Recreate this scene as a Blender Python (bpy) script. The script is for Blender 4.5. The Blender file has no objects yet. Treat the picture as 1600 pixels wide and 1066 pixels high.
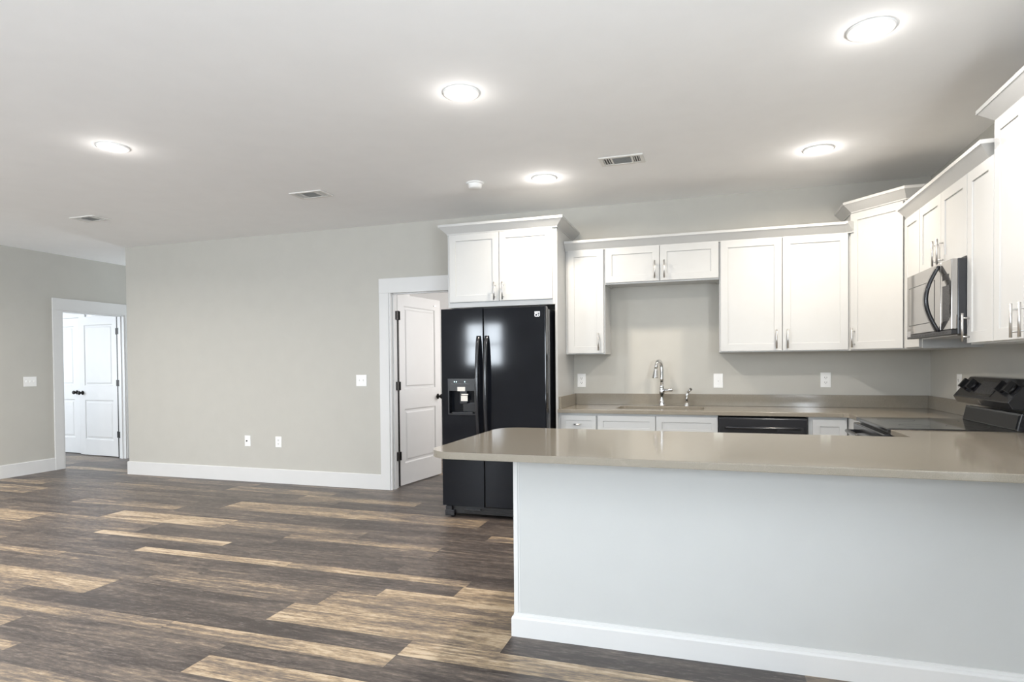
import bpy, bmesh, math, random
from mathutils import Vector, Matrix
random.seed(7)
S = bpy.context.scene
C = S.collection
PI = math.pi

# ------------------------------------------------------------------ camera, world, lights, exposure
def make_camera():
    f, yaw, pitch, roll, cy, h = 961.367, 0.3129, -0.0166, -0.0085, 586.13, 1.2879
    F = Vector((-math.sin(yaw)*math.cos(pitch), math.cos(yaw)*math.cos(pitch), math.sin(pitch)))
    R = Vector((math.cos(yaw), math.sin(yaw), 0)); U = R.cross(F)
    c, s = math.cos(roll), math.sin(roll)
    R2 = R*c + U*s; U2 = U*c - R*s
    cam = bpy.data.cameras.new('camera'); o = bpy.data.objects.new('camera', cam); C.objects.link(o)
    cam.sensor_width = 36; cam.lens = f*36/1600; cam.shift_y = (cy-533)/1600
    cam.clip_start = 0.05
    M = Matrix.Identity(4)
    for i in range(3):
        M[i][0], M[i][1], M[i][2] = R2[i], U2[i], -F[i]
    M[2][3] = h
    o.matrix_world = M
    S.camera = o
make_camera()

S.view_settings.view_transform = 'Standard'; S.view_settings.look = 'None'
S.view_settings.gamma = 1; S.view_settings.use_curve_mapping = False
S.view_settings.exposure = 0.34
S.cycles.use_denoising = True
S.cycles.max_bounces = 10; S.cycles.diffuse_bounces = 6; S.cycles.glossy_bounces = 5
S.cycles.sample_clamp_indirect = 4.0

w = bpy.data.worlds.new('sky'); S.world = w; w.use_nodes = True
bg = w.node_tree.nodes['Background']
bg.inputs[0].default_value = (0.86, 0.93, 1.0, 1); bg.inputs[1].default_value = 3.0

YB, H, XC, XL, XR, YR = 5.664, 2.745, -6.73, -7.93, 1.656, -2.6   # main room planes

DAY = (0.84, 0.92, 1.0)
def area(name, loc, rot, sx, sy, power, col, spread=180, shape='RECTANGLE'):
    l = bpy.data.lights.new(name, 'AREA'); l.shape = shape; l.size = sx
    if shape == 'RECTANGLE': l.size_y = sy
    l.energy = power; l.color = col; l.spread = math.radians(spread)
    o = bpy.data.objects.new(name, l); o.location = loc; o.rotation_euler = rot; C.objects.link(o)
    return o
# unseen light sources; the tilted ones are fill added for ceiling and walls
UNSEEN_WINS = [(-7.6, -5.9, 0.5, 2.3), (-4.97, -4.17, 1.3, 2.15), (-2.9, -0.9, 1.55, 2.35)]
for a, b, z0, z1 in UNSEEN_WINS:
    if a == -4.97: area('window_daylight', ((a+b)/2, YR-0.13, (z0+z1)/2), (PI/2, 0, 0), b-a, z1-z0, 80, DAY)
    else: area('window_daylight', ((a+b)/2, YR+0.03, (z0+z1)/2), (PI/2+0.75, 0, 0), b-a, (z1-z0)*0.8, 22*(b-a)*(z1-z0), DAY)  # set inside the room and tilted up as added ceiling fill
area('window_daylight', (XR-0.03, -0.9, 1.35), (0, PI/2+0.7, 0), 1.4, 2.4, 225, DAY)  # fill added at an invented right-wall opening, to lift the left wall
area('hall_daylight', (-7.35, 8.3, 1.6), (PI/2, 0, PI), 0.8, 1.6, 22, DAY)  # unseen area light inside the hall, added to lift the left wall
area('far_room_daylight', (-10.9, 4.2, 1.5), (PI/2, 0, math.radians(-25)), 1.5, 1.6, 78, DAY)
area('laundry_daylight', (-1.25, 7.6, 1.6), (PI/2, 0, PI/2), 1.2, 1.4, 30, (1, 0.97, 0.95))  # area light added inside the laundry for its unseen lamp

LAMPS = [(-1.267, 3.075, 'x'), (-3.744, 3.075, 'x'), (0.671, 3.075, 'x'), (-1.235, 4.675, 'k'), (0.703, 4.675, 'k')]
WARM = (1.0, 0.88, 0.73); NEUT = (1.0, 0.95, 0.90)

# ------------------------------------------------------------------ materials
def nodes(name):
    m = bpy.data.materials.new(name); m.use_nodes = True
    nt = m.node_tree; return m, nt, nt.nodes['Principled BSDF']
def N(nt, t, **k):
    n = nt.nodes.new(t)
    for a, b in k.items(): setattr(n, a, b)
    return n
def L(nt, a, b): nt.links.new(a, b)
def ramp(nt, stops, interp='LINEAR'):
    r = N(nt, 'ShaderNodeValToRGB'); cr = r.color_ramp; cr.interpolation = interp
    while len(cr.elements) > 2: cr.elements.remove(cr.elements[-1])
    for i, (p, c) in enumerate(stops):
        e = cr.elements[i] if i < 2 else cr.elements.new(p)
        e.position = p; e.color = (*c, 1) if len(c) == 3 else c
    return r
def mat(name, col, rough=0.5, metal=0.0, var=0.03, scale=6.0, bump=0.0, bscale=120.0, coat=0.0, spec=0.5):
    m, nt, b = nodes(name)
    tc = N(nt, 'ShaderNodeTexCoord'); no = N(nt, 'ShaderNodeTexNoise')
    no.inputs['Scale'].default_value = scale; no.inputs['Detail'].default_value = 3
    L(nt, tc.outputs['Object'], no.inputs['Vector'])
    lo = tuple(max(0, c*(1-var)) for c in col); hi = tuple(min(1, c*(1+var)) for c in col)
    r = ramp(nt, [(0.3, lo), (0.7, hi)])
    L(nt, no.outputs['Fac'], r.inputs[0]); L(nt, r.outputs[0], b.inputs['Base Color'])
    b.inputs['Roughness'].default_value = rough; b.inputs['Metallic'].default_value = metal
    b.inputs['Coat Weight'].default_value = coat; b.inputs['Coat Roughness'].default_value = 0.08
    b.inputs['Specular IOR Level'].default_value = spec
    if bump:
        n2 = N(nt, 'ShaderNodeTexNoise'); n2.inputs['Scale'].default_value = bscale; n2.inputs['Detail'].default_value = 2
        L(nt, tc.outputs['Object'], n2.inputs['Vector'])
        bp = N(nt, 'ShaderNodeBump'); bp.inputs['Strength'].default_value = bump; bp.inputs['Distance'].default_value = 0.002
        L(nt, n2.outputs['Fac'], bp.inputs['Height']); L(nt, bp.outputs[0], b.inputs['Normal'])
    return m
def emis(name, col, strength):
    m, nt, b = nodes(name)
    b.inputs['Base Color'].default_value = (*col, 1)
    b.inputs['Emission Color'].default_value = (*col, 1); b.inputs['Emission Strength'].default_value = strength
    return m
M_WALL = mat('wall_paint_greige', (0.495, 0.483, 0.445), 0.75, var=0.015, bump=0.08, bscale=260)
M_CEIL = mat('ceiling_paint', (0.9, 0.9, 0.9), 0.9, var=0.01, bump=0.1, bscale=200)
M_TRIM = mat('trim_paint_white', (0.68, 0.68, 0.677), 0.4, var=0.01)
M_PEN = mat('peninsula_paint_white', (0.535, 0.545, 0.54), 0.5, var=0.01)
M_CAB = mat('cabinet_lacquer_white', (0.535, 0.537, 0.53), 0.35, var=0.01)
M_DOOR = mat('door_paint_white', (0.70, 0.695, 0.69), 0.4, var=0.01)
M_BLACK = mat('appliance_black', (0.014, 0.015, 0.019), 0.16, var=0.1, coat=0.3)
M_FRIDGE = mat('refrigerator_black', (0.007, 0.008, 0.011), 0.07, var=0.1, spec=0.25)
M_BLKM = mat('black_plastic', (0.012, 0.012, 0.013), 0.38, var=0.1)
M_GLASS = mat('black_ceramic_glass', (0.02, 0.02, 0.021), 0.06, var=0.05, coat=0.5)
M_HINGE = mat('dark_bronze', (0.02, 0.018, 0.017), 0.4, metal=0.6)
M_NICK = mat('brushed_nickel', (0.62, 0.61, 0.60), 0.32, metal=1.0)
M_CHROME = mat('polished_chrome', (0.75, 0.75, 0.76), 0.08, metal=1.0)
M_PLATE = mat('switch_plate_plastic', (0.86, 0.86, 0.85), 0.35, var=0.01)
M_SLOT = mat('slot_dark', (0.05, 0.05, 0.05), 0.6)
M_VENT = mat('vent_white_metal', (0.74, 0.73, 0.70), 0.5, var=0.01)
M_VDARK = mat('vent_duct_shade', (0.10, 0.10, 0.10), 0.9)
M_LABEL = mat('paper_label', (0.72, 0.68, 0.62), 0.6, var=0.15, scale=200)
M_GREY = mat('grey_print', (0.35, 0.35, 0.36), 0.5)
M_SILVER = mat('silver_badge', (0.8, 0.8, 0.8), 0.25, metal=0.8)
M_LENS = emis('downlight_lens', (1.0, 0.97, 0.93), 14.0)
M_MWF = mat('mirror_black_steel', (0.40, 0.385, 0.37), 0.07, metal=0.9, var=0.02)
M_LED = emis('indicator_led', (0.6, 0.95, 1.0), 4.0)
M_SINK = mat('stainless_steel', (0.35, 0.35, 0.34), 0.3, metal=1.0)

def print_mat():
    m, nt, b = nodes('grey_button_print')
    tc = N(nt, 'ShaderNodeTexCoord'); n = N(nt, 'ShaderNodeTexVoronoi'); n.distance = 'CHEBYCHEV'
    mp = N(nt, 'ShaderNodeMapping'); mp.inputs['Scale'].default_value = (40, 60, 60)
    L(nt, tc.outputs['Object'], mp.inputs[0]); L(nt, mp.outputs[0], n.inputs['Vector'])
    rp = ramp(nt, [(0.24, (0.22, 0.22, 0.23)), (0.30, (0.012, 0.012, 0.013))]); L(nt, n.outputs['Distance'], rp.inputs[0])
    L(nt, rp.outputs[0], b.inputs['Base Color']); b.inputs['Roughness'].default_value = 0.4
    return m
M_PRINT = print_mat()
def quartz():
    m, nt, b = nodes('quartz_taupe')
    tc = N(nt, 'ShaderNodeTexCoord')
    n1 = N(nt, 'ShaderNodeTexNoise'); n1.inputs['Scale'].default_value = 420; n1.inputs['Detail'].default_value = 2
    n2 = N(nt, 'ShaderNodeTexNoise'); n2.inputs['Scale'].default_value = 7; n2.inputs['Detail'].default_value = 6; n2.inputs['Distortion'].default_value = 1.2
    L(nt, tc.outputs['Object'], n1.inputs['Vector']); L(nt, tc.outputs['Object'], n2.inputs['Vector'])
    r1 = ramp(nt, [(0.35, (0.205, 0.182, 0.146)), (0.65, (0.285, 0.256, 0.21))]); L(nt, n1.outputs['Fac'], r1.inputs[0])
    r2 = ramp(nt, [(0.50, (0, 0, 0)), (0.515, (1, 1, 1)), (0.53, (0, 0, 0))]); L(nt, n2.outputs['Fac'], r2.inputs[0])
    mx = N(nt, 'ShaderNodeMix', data_type='RGBA'); mx.inputs[7].default_value = (0.36, 0.33, 0.28, 1)
    ml = N(nt, 'ShaderNodeMath', operation='MULTIPLY'); ml.inputs[1].default_value = 0.18
    L(nt, r2.outputs[0], ml.inputs[0]); L(nt, ml.outputs[0], mx.inputs[0]); L(nt, r1.outputs[0], mx.inputs[6])
    L(nt, mx.outputs[2], b.inputs['Base Color'])
    b.inputs['Roughness'].default_value = 0.1; b.inputs['Specular IOR Level'].default_value = 0.6
    return m
M_QUARTZ = quartz()

def plank_mat():
    m, nt, b = nodes('vinyl_plank_rustic_wood')
    tc = N(nt, 'ShaderNodeTexCoord')
    at = N(nt, 'ShaderNodeAttribute', attribute_name='tone'); ar = N(nt, 'ShaderNodeAttribute', attribute_name='rnd')
    def noise(sx, sy, scale, detail, rough=0.6, dist=0.0):
        mp = N(nt, 'ShaderNodeMapping'); mp.inputs['Scale'].default_value = (sx, sy, 1)
        ad = N(nt, 'ShaderNodeVectorMath', operation='ADD')
        cb = N(nt, 'ShaderNodeCombineXYZ')
        mu = N(nt, 'ShaderNodeMath', operation='MULTIPLY'); mu.inputs[1].default_value = 37.0
        L(nt, ar.outputs['Fac'], mu.inputs[0]); L(nt, mu.outputs[0], cb.inputs[2]); L(nt, mu.outputs[0], cb.inputs[0])
        L(nt, tc.outputs['Object'], mp.inputs['Vector']); L(nt, mp.outputs[0], ad.inputs[0]); L(nt, cb.outputs[0], ad.inputs[1])
        n = N(nt, 'ShaderNodeTexNoise'); n.inputs['Scale'].default_value = scale; n.inputs['Detail'].default_value = detail
        n.inputs['Roughness'].default_value = rough; n.inputs['Distortion'].default_value = dist
        L(nt, ad.outputs[0], n.inputs['Vector']); return n.outputs['Fac']
    def math_(op, a, b_=None, c=None):
        n = N(nt, 'ShaderNodeMath', operation=op)
        for i, v in enumerate((a, b_, c)):
            if v is None: continue
            if isinstance(v, (int, float)): n.inputs[i].default_value = v
            else: L(nt, v, n.inputs[i])
        return n.outputs[0]
    patch = noise(1.3, 9.0, 1.0, 4, 0.65, 0.3)         # wide worn patches along the plank
    streak = noise(3.0, 60.0, 1.0, 5, 0.7, 0.2)        # grain streaks
    fine = noise(22.0, 260.0, 1.0, 4, 0.75)            # scrape marks
    spot = noise(14.0, 50.0, 1.0, 5, 0.7)
    t = math_('ADD', at.outputs['Fac'], math_('MULTIPLY', math_('SUBTRACT', patch, 0.5), 1.5))
    t = math_('ADD', t, math_('MULTIPLY', math_('SUBTRACT', streak, 0.5), 1.15))
    t = math_('ADD', t, math_('MULTIPLY', math_('SUBTRACT', fine, 0.5), 1.0))
    t = math_('ADD', t, math_('MULTIPLY', math_('SUBTRACT', spot, 0.5), 0.9))
    r = ramp(nt, [(0.0, (0.050, 0.040, 0.036)), (0.30, (0.104, 0.085, 0.074)), (0.55, (0.180, 0.143, 0.112)), (0.80, (0.37, 0.275, 0.175)), (1.0, (0.55, 0.44, 0.31))])
    L(nt, t, r.inputs[0])
    # pale scrapes on the dark boards
    sc = ramp(nt, [(0.60, (0, 0, 0)), (0.74, (1, 1, 1))]); L(nt, math_('MULTIPLY', math_('ADD', fine, spot), 0.55), sc.inputs[0])
    mx = N(nt, 'ShaderNodeMix', data_type='RGBA'); mx.inputs[7].default_value = (0.34, 0.31, 0.29, 1)
    L(nt, math_('MULTIPLY', sc.outputs[0], 0.35), mx.inputs[0]); L(nt, r.outputs[0], mx.inputs[6])
    # joint lines
    uv = N(nt, 'ShaderNodeUVMap', uv_map='plank_uv'); sp = N(nt, 'ShaderNodeSeparateXYZ'); L(nt, uv.outputs[0], sp.inputs[0])
    e = math_('LESS_THAN', sp.outputs[1], 0.0022); e2 = math_('LESS_THAN', sp.outputs[0], 0.0022)
    e = math_('MULTIPLY', math_('MAXIMUM', e, e2), 0.55)
    m2 = N(nt, 'ShaderNodeMix', data_type='RGBA'); m2.inputs[7].default_value = (0.03, 0.025, 0.022, 1)
    L(nt, e, m2.inputs[0]); L(nt, mx.outputs[2], m2.inputs[6]); L(nt, m2.outputs[2], b.inputs['Base Color'])
    rr = N(nt, 'ShaderNodeMapRange'); rr.inputs[3].default_value = 0.34; rr.inputs[4].default_value = 0.5
    L(nt, streak, rr.inputs[0]); L(nt, rr.outputs[0], b.inputs['Roughness'])
    bp = N(nt, 'ShaderNodeBump'); bp.inputs['Strength'].default_value = 0.25; bp.inputs['Distance'].default_value = 0.001
    L(nt, fine, bp.inputs['Height']); L(nt, bp.outputs[0], b.inputs['Normal'])
    return m
M_FLOOR = plank_mat()

# ------------------------------------------------------------------ mesh helpers
def bm_new(): return bmesh.new()
def box(bm, x0, x1, y0, y1, z0, z1, bev=0.0):
    if x1 < x0: x0, x1 = x1, x0
    if y1 < y0: y0, y1 = y1, y0
    vs = [bm.verts.new(p) for p in ((x0,y0,z0),(x1,y0,z0),(x1,y1,z0),(x0,y1,z0),(x0,y0,z1),(x1,y0,z1),(x1,y1,z1),(x0,y1,z1))]
    fs = [bm.faces.new([vs[i] for i in q]) for q in ((3,2,1,0),(4,5,6,7),(0,1,5,4),(1,2,6,5),(2,3,7,6),(3,0,4,7))]
    if bev > 0:
        es = list({e for f in fs for e in f.edges})
        bmesh.ops.bevel(bm, geom=es, offset=bev, segments=2, profile=0.5, affect='EDGES')
    return bm
def prism(bm, pts, z0, z1, bev=0.0):
    n = len(pts)
    b = [bm.verts.new((x, y, z0)) for x, y in pts]; t = [bm.verts.new((x, y, z1)) for x, y in pts]
    fb = bm.faces.new(b[::-1]); ft = bm.faces.new(t)
    for i in range(n): bm.faces.new((b[i], b[(i+1) % n], t[(i+1) % n], t[i]))
    if bev > 0:
        es = list(set(fb.edges) | set(ft.edges))
        bmesh.ops.bevel(bm, geom=es, offset=bev, segments=3, profile=0.5, affect='EDGES')
    bmesh.ops.recalc_face_normals(bm, faces=bm.faces[:])
    return bm
def cyl(bm, p0, p1, r0, r1=None, seg=16, cap=True):
    r1 = r0 if r1 is None else r1
    p0, p1 = Vector(p0), Vector(p1); d = (p1-p0).normalized()
    a = d.orthogonal().normalized(); b = d.cross(a)
    A = [bm.verts.new(p0 + (a*math.cos(2*PI*i/seg) + b*math.sin(2*PI*i/seg))*r0) for i in range(seg)]
    B = [bm.verts.new(p1 + (a*math.cos(2*PI*i/seg) + b*math.sin(2*PI*i/seg))*r1) for i in range(seg)]
    for i in range(seg):
        f = bm.faces.new((A[i], A[(i+1) % seg], B[(i+1) % seg], B[i])); f.smooth = True
    if cap: bm.faces.new(A[::-1]); bm.faces.new(B)
    return bm
def lathe(bm, prof, c=(0,0,0), seg=32, axis='Z'):
    rings = []
    for r, z in prof:
        ring = []
        for i in range(seg):
            a = 2*PI*i/seg; p = (r*math.cos(a), r*math.sin(a), z)
            if axis == 'Y': p = (p[0], p[2], p[1])
            if axis == 'X': p = (p[2], p[0], p[1])
            ring.append(bm.verts.new((p[0]+c[0], p[1]+c[1], p[2]+c[2])))
        rings.append(ring)
    for a, b in zip(rings, rings[1:]):
        for i in range(seg):
            f = bm.faces.new((a[i], a[(i+1) % seg], b[(i+1) % seg], b[i])); f.smooth = True
    bm.faces.new(rings[0][::-1]); bm.faces.new(rings[-1])
    bmesh.ops.recalc_face_normals(bm, faces=bm.faces[:])
    return bm
def tube(bm, pts, radii, seg=14, sx=1.0, ref=None):
    pts = [Vector(p) for p in pts]; rings = []
    if not isinstance(radii, (list, tuple)): radii = [radii]*len(pts)
    ref = Vector(ref) if ref else Vector((0, 0, 1))
    prev = None
    for i, p in enumerate(pts):
        d = (pts[min(i+1, len(pts)-1)] - pts[max(i-1, 0)]).normalized()
        if prev is None:
            a = d.cross(ref)
            if a.length < 1e-3: a = d.cross(Vector((1, 0, 0)))
            a.normalize()
        else:
            a = (prev - d*prev.dot(d)).normalized()
        prev = a; b = d.cross(a)
        rings.append([bm.verts.new(p + (a*math.cos(2*PI*k/seg)*sx + b*math.sin(2*PI*k/seg))*radii[i]) for k in range(seg)])
    for A, B in zip(rings, rings[1:]):
        for k in range(seg):
            f = bm.faces.new((A[k], A[(k+1) % seg], B[(k+1) % seg], B[k])); f.smooth = True
    bm.faces.new(rings[0][::-1]); bm.faces.new(rings[-1])
    bmesh.ops.recalc_face_normals(bm, faces=bm.faces[:])
    return bm
def sweep(bm, path, prof, z0=0.0):
    """profile (offset outwards, height) swept along a 2D path; outwards is the right-hand side"""
    P = [Vector((x, y)) for x, y in path]; nrm = []
    for a, b in zip(P, P[1:]):
        d = (b-a).normalized(); nrm.append(Vector((d.y, -d.x)))
    rings = []
    for i, p in enumerate(P):
        if i == 0: mv = nrm[0]
        elif i == len(P)-1: mv = nrm[-1]
        else:
            mv = nrm[i-1] + nrm[i]; mv = mv * (1.0/max(0.2, mv.normalized().dot(nrm[i])*mv.length))
        rings.append([bm.verts.new((p.x+mv.x*o, p.y+mv.y*o, z0+h)) for o, h in prof])
    n = len(prof)
    for A, B in zip(rings, rings[1:]):
        for k in range(n): bm.faces.new((A[k], A[(k+1) % n], B[(k+1) % n], B[k]))
    bm.faces.new(rings[0]); bm.faces.new(rings[-1][::-1])
    bmesh.ops.recalc_face_normals(bm, faces=bm.faces[:])
    return bm
CROWN = [(-0.012, 0), (0.004, 0), (0.004, 0.008), (0.058, 0.062), (0.062, 0.062), (0.062, 0.082), (-0.012, 0.082)]

def obj(name, bm, m, parent=None, loc=None, label=None, kind=None):
    """link a bmesh (in the parent's frame, or in world space with loc as its origin) as ONE object"""
    me = bpy.data.meshes.new(name)
    if loc is not None: bmesh.ops.translate(bm, verts=bm.verts[:], vec=-Vector(loc))
    bm.to_mesh(me); bm.free()
    for x in (m if isinstance(m, (list, tuple)) else [m]): me.materials.append(x)
    o = bpy.data.objects.new(name, me); C.objects.link(o)
    if loc is not None: o.location = loc
    if parent is not None: o.parent = parent
    if label: o['label'] = label
    if kind: o['kind'] = kind
    return o
def tag(o, label, cat, group=None):
    o['label'] = label; o['category'] = cat
    if group: o['group'] = group
    return o
def thing(name, label, cat, loc=(0,0,0), rotz=0.0, group=None):
    o = bpy.data.objects.new(name, None); C.objects.link(o); o.empty_display_size = 0.1
    o.location = loc; o.rotation_euler = (0, 0, rotz)
    return tag(o, label, cat, group)
def struct(name, bm, m, parent=None, loc=None):
    o = obj(name, bm, m, parent, loc)
    if parent is None: o['kind'] = 'structure'
    return o
def copy_tree(o, parent=None):
    c = o.copy(); C.objects.link(c)
    if parent is not None: c.parent = parent
    for ch in list(o.children): copy_tree(ch, c)
    return c

# ------------------------------------------------------------------ floor: plank by plank tones
def build_floor():
    LEN = 1.263
    # y0, y1, a seam x, {plank index: tone}; index 0 runs from the seam to the right, -1 to the left
    rows = [
        (1.86, 2.020, -3.09, {-1: .62, 0: .30, 1: .30}),
        (2.020, 2.182, -2.14, {-1: .20, 0: .72, 1: .15, -2: .55}),
        (2.182, 2.308, -2.14, {-1: .36, 0: .17, 1: .22, -2: .45}),
        (2.308, 2.425, -2.60, {-1: .60, 0: .66, 1: .22}),
        (2.425, 2.575, -1.335, {-1: .15, 0: .80, -2: .17, 1: .62}),
        (2.575, 2.805, -2.165, {-1: .22, 0: .74, -2: .72, 1: .18}),
        (2.805, 3.020, -3.30, {-1: .30, 0: .45, 1: .60}),
        (3.020, 3.132, -1.79, {-1: .28, 0: .80, -2: .36}),
        (3.132, 3.288, -1.37, {-1: .16, 0: .70, -2: .26, -3: .22}),
        (3.288, 3.382, -2.62, {-1: .84, 0: .62, -2: .25, 1: .2}),
        (3.382, 3.555, -3.15, {-1: .18, 0: .22, -2: .24, 1: .18}),
        (3.555, 3.650, -3.355, {-1: .90, 0: .22, -2: .26, 1: .24}),
        (3.650, 3.855, -4.32, {-1: .36, 0: .16, -2: .62, 1: .24, 2: .2}),
        (3.855, 3.950, -3.07, {-1: .30, 0: .60, 1: .22, -2: .5, -3: .7}),
        (3.950, 4.195, -3.79, {-1: .80, 0: .48, 1: .26, -2: .24}),
        (4.195, 4.330, -4.10, {-1: .34, 0: .24, -2: .22, -3: .5}),
        (4.330, 4.495, -4.64, {-1: .58, 0: .24, -2: .25, 1: .2, 2: .22}),
        (4.495, 4.790, -3.02, {-1: .66, 0: .62, -2: .25, 1: .17, -3: .34, 2: .6}),
        (4.790, 4.900, -2.75, {-1: .26, 0: .20, -2: .3, -3: .5}),
        (4.900, 5.045, -3.35, {-1: .40, 0: .22, -2: .22, -3: .3}),
        (5.045, 5.205, -2.58, {-1: .68, 0: .25, -2: .4, -3: .5}),
        (5.205, 5.400, -3.60, {-1: .55, 0: .28, -2: .2, -3: .22}),
        (5.400, 5.560, -4.70, {-1: .52, 0: .16, 1: .34, -2: .2}),
    ]
    y = rows[0][0]; k = 0; W = [0.155, 0.11, 0.23, 0.13, 0.2]
    while y > YR-0.2:
        wd = W[k % 5]; rows.insert(0, (y-wd, y, random.uniform(-3, -1), {})); y -= wd; k += 1
    y = rows[-1][1]
    while y < 9.0:
        wd = W[k % 5]; rows.append((y, y+wd, random.uniform(-3, -1), {})); y += wd; k += 1
    me = bpy.data.meshes.new('floor'); verts = []; faces = []; tone = []; rnd = []; uvs = []
    X0, X1 = -12.2, 3.0
    for y0, y1, sx, tt in rows:
        i = -math.ceil((sx-X0)/LEN)
        while sx + i*LEN < X1:
            a, b = max(X0, sx+i*LEN), min(X1, sx+(i+1)*LEN)
            if b > a:
                n = len(verts); verts += [(a,y0,0),(b,y0,0),(b,y1,0),(a,y1,0)]; faces.append((n,n+1,n+2,n+3))
                r_ = random.random()
                t = tt.get(i)
                if t is None: t = random.choice([.18, .22, .26, .3, .42, .55, .66])
                tone.append(t); rnd.append(r_); uvs += [(0,0),(b-a,0),(b-a,y1-y0),(0,y1-y0)]
            i += 1
    me.from_pydata(verts, [], faces)
    A = me.attributes.new('tone', 'FLOAT', 'FACE'); B = me.attributes.new('rnd', 'FLOAT', 'FACE')
    for i in range(len(faces)): A.data[i].value = tone[i]; B.data[i].value = rnd[i]
    uv = me.uv_layers.new(name='plank_uv')
    for i, q in enumerate(uvs): uv.data[i].uv = q
    me.materials.append(M_FLOOR)
    o = bpy.data.objects.new('floor', me); C.objects.link(o); o['kind'] = 'structure'
build_floor()

# ------------------------------------------------------------------ room shell
T = 0.12
HD = 2.037          # door head height
D1A, D1B = -3.157, -2.33     # laundry doorway in the back wall
D2A, D2B = 5.737, 6.635       # far room doorway in the left wall
b = bm_new(); box(b, -12.2, 3.0, YR-0.12, 9.0, H, H+0.1); struct('ceiling', b, M_CEIL)
b = bm_new()
box(b, XC, D1A, YB, YB+T, 0, H); box(b, D1B, XR+T, YB, YB+T, 0, H); box(b, D1A, D1B, YB, YB+T, HD, H)
struct('wall_back', b, M_WALL)
b = bm_new()
box(b, XL-T, XL, YR, D2A, 0, H); box(b, XL-T, XL, D2B, 8.5, 0, H); box(b, XL-T, XL, D2A, D2B, HD, H)
struct('wall_left', b, M_WALL)
b = bm_new(); box(b, XR, XR+T, 0.3, YB, 0, H); box(b, XR, XR+T, YR, -2.1, 0, H); box(b, XR, XR+T, -2.1, 0.3, 0, 0.5); box(b, XR, XR+T, -2.1, 0.3, 2.2, H)  # opening behind the camera added to let fill light in
struct('wall_right', b, M_WALL)
b = bm_new(); box(b, XC, XC+T, YB+T, 8.5, 0, H); struct('wall_hall', b, M_WALL)
b = bm_new(); box(b, XL, XC+T, 8.5, 8.5+T, 0, H); struct('wall_hall_end', b, M_WALL)
b = bm_new()
xs = [XL-T] + [v for wd in UNSEEN_WINS for v in wd[:2]] + [XR+T]
for i in range(0, len(xs), 2): box(b, xs[i], xs[i+1], YR-T, YR, 0, H)
for a, c, z0, z1 in UNSEEN_WINS:
    box(b, a, c, YR-T, YR, 0, z0); box(b, a, c, YR-T, YR, z1, H)
struct('wall_rear', b, M_WALL)
for i, (a, c, z0, z1) in enumerate(UNSEEN_WINS):  # unseen windows in the rear wall, added to bring in daylight
    r = bpy.data.objects.new('window_%d' % (i+1), None); C.objects.link(r); r['kind'] = 'structure'; r.location = (a, YR, z0)
    b = bm_new(); wd, hh = c-a, z1-z0
    box(b, -.09, 0, -.02, .02, -.09, hh+.09); box(b, wd, wd+.09, -.02, .02, -.09, hh+.09)
    box(b, 0, wd, -.02, .02, hh, hh+.09); box(b, 0, wd, -.02, .02, -.09, 0)
    box(b, wd/2-.025, wd/2+.025, -.09, -.05, 0, hh); box(b, 0, wd, -.09, -.05, hh/2-.02, hh/2+.02)
    o = obj('window_frame', b, M_TRIM, r)
# laundry room behind the back wall
b = bm_new(); box(b, -4.4, -0.9, 8.3, 8.42, 0, H); box(b, -4.4, -4.28, YB+T, 8.3, 0, H); box(b, -1.02, -0.9, YB+T, 8.3, 0, H)
struct('wall_laundry', b, M_CEIL)
# far room behind the left wall
b = bm_new()
box(b, -12.0, XL-T, 6.86, 6.98, 0, H); box(b, -12.0, -11.88, 2.8, 6.86, 0, H); box(b, -12.0, XL-T, 2.7, 2.82, 0, H)
struct('wall_far_room', b, M_CEIL)

# baseboards
BB = [(0, 0), (0.015, 0), (0.015, 0.15), (0.011, 0.156), (0, 0.156)]
b = bm_new(); sweep(b, [(XC, 8.5), (XC, YB), (D1A-0.11, YB)], BB); struct('baseboard_back', b, M_TRIM)
b = bm_new(); sweep(b, [(XL, YR), (XL, D2A-0.112)][::-1], [(-o_, h_) for o_, h_ in BB]); struct('baseboard_left', b, M_TRIM)
b = bm_new(); sweep(b, [(XR, 2.7), (XR, YR)], BB); struct('baseboard_right', b, M_TRIM)
b = bm_new(); sweep(b, [(XR, YR), (XL, YR)][:2], [(-o_, h_) for o_, h_ in BB][:0] or BB); struct('baseboard_rear', b, M_TRIM)

# door casings and jambs
b = bm_new()
box(b, D1A-0.11, D1A, YB-0.02, YB, 0, HD, 0.002); box(b, D1B, D1B+0.11, YB-0.02, YB, 0, HD, 0.002)
box(b, D1A-0.11, D1B+0.11, YB-0.022, YB, HD, 2.187, 0.002)
box(b, D1A-0.001, D1A+0.018, YB-0.01, YB+T+0.005, 0, HD); box(b, D1B-0.018, D1B+0.001, YB-0.01, YB+T+0.005, 0, HD)
box(b, D1A+0.018, D1B-0.018, YB-0.01, YB+T+0.005, HD-0.002, HD+0.01)
box(b, D1A+0.018, D1A+0.03, YB+0.03, YB+0.07, 0, HD-0.018); box(b, D1B-0.03, D1B-0.018, YB+0.03, YB+0.07, 0, HD-0.018)
box(b, D1A+0.03, D1B-0.03, YB+0.03, YB+0.07, HD-0.012, HD-0.002)
struct('trim_1', b, M_TRIM)
b = bm_new()
box(b, XL, XL+0.02, D2A-0.112, D2A, 0, HD, 0.002); box(b, XL, XL+0.02, D2B, D2B+0.112, 0, HD, 0.002)
box(b, XL, XL+0.022, D2A-0.112, D2B+0.112, HD, 2.187, 0.002)
box(b, XL-T-0.005, XL+0.01, D2A-0.001, D2A+0.018, 0, HD); box(b, XL-T+0.008, XL+0.01, D2B-0.018, D2B+0.001, 0, HD)
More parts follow.
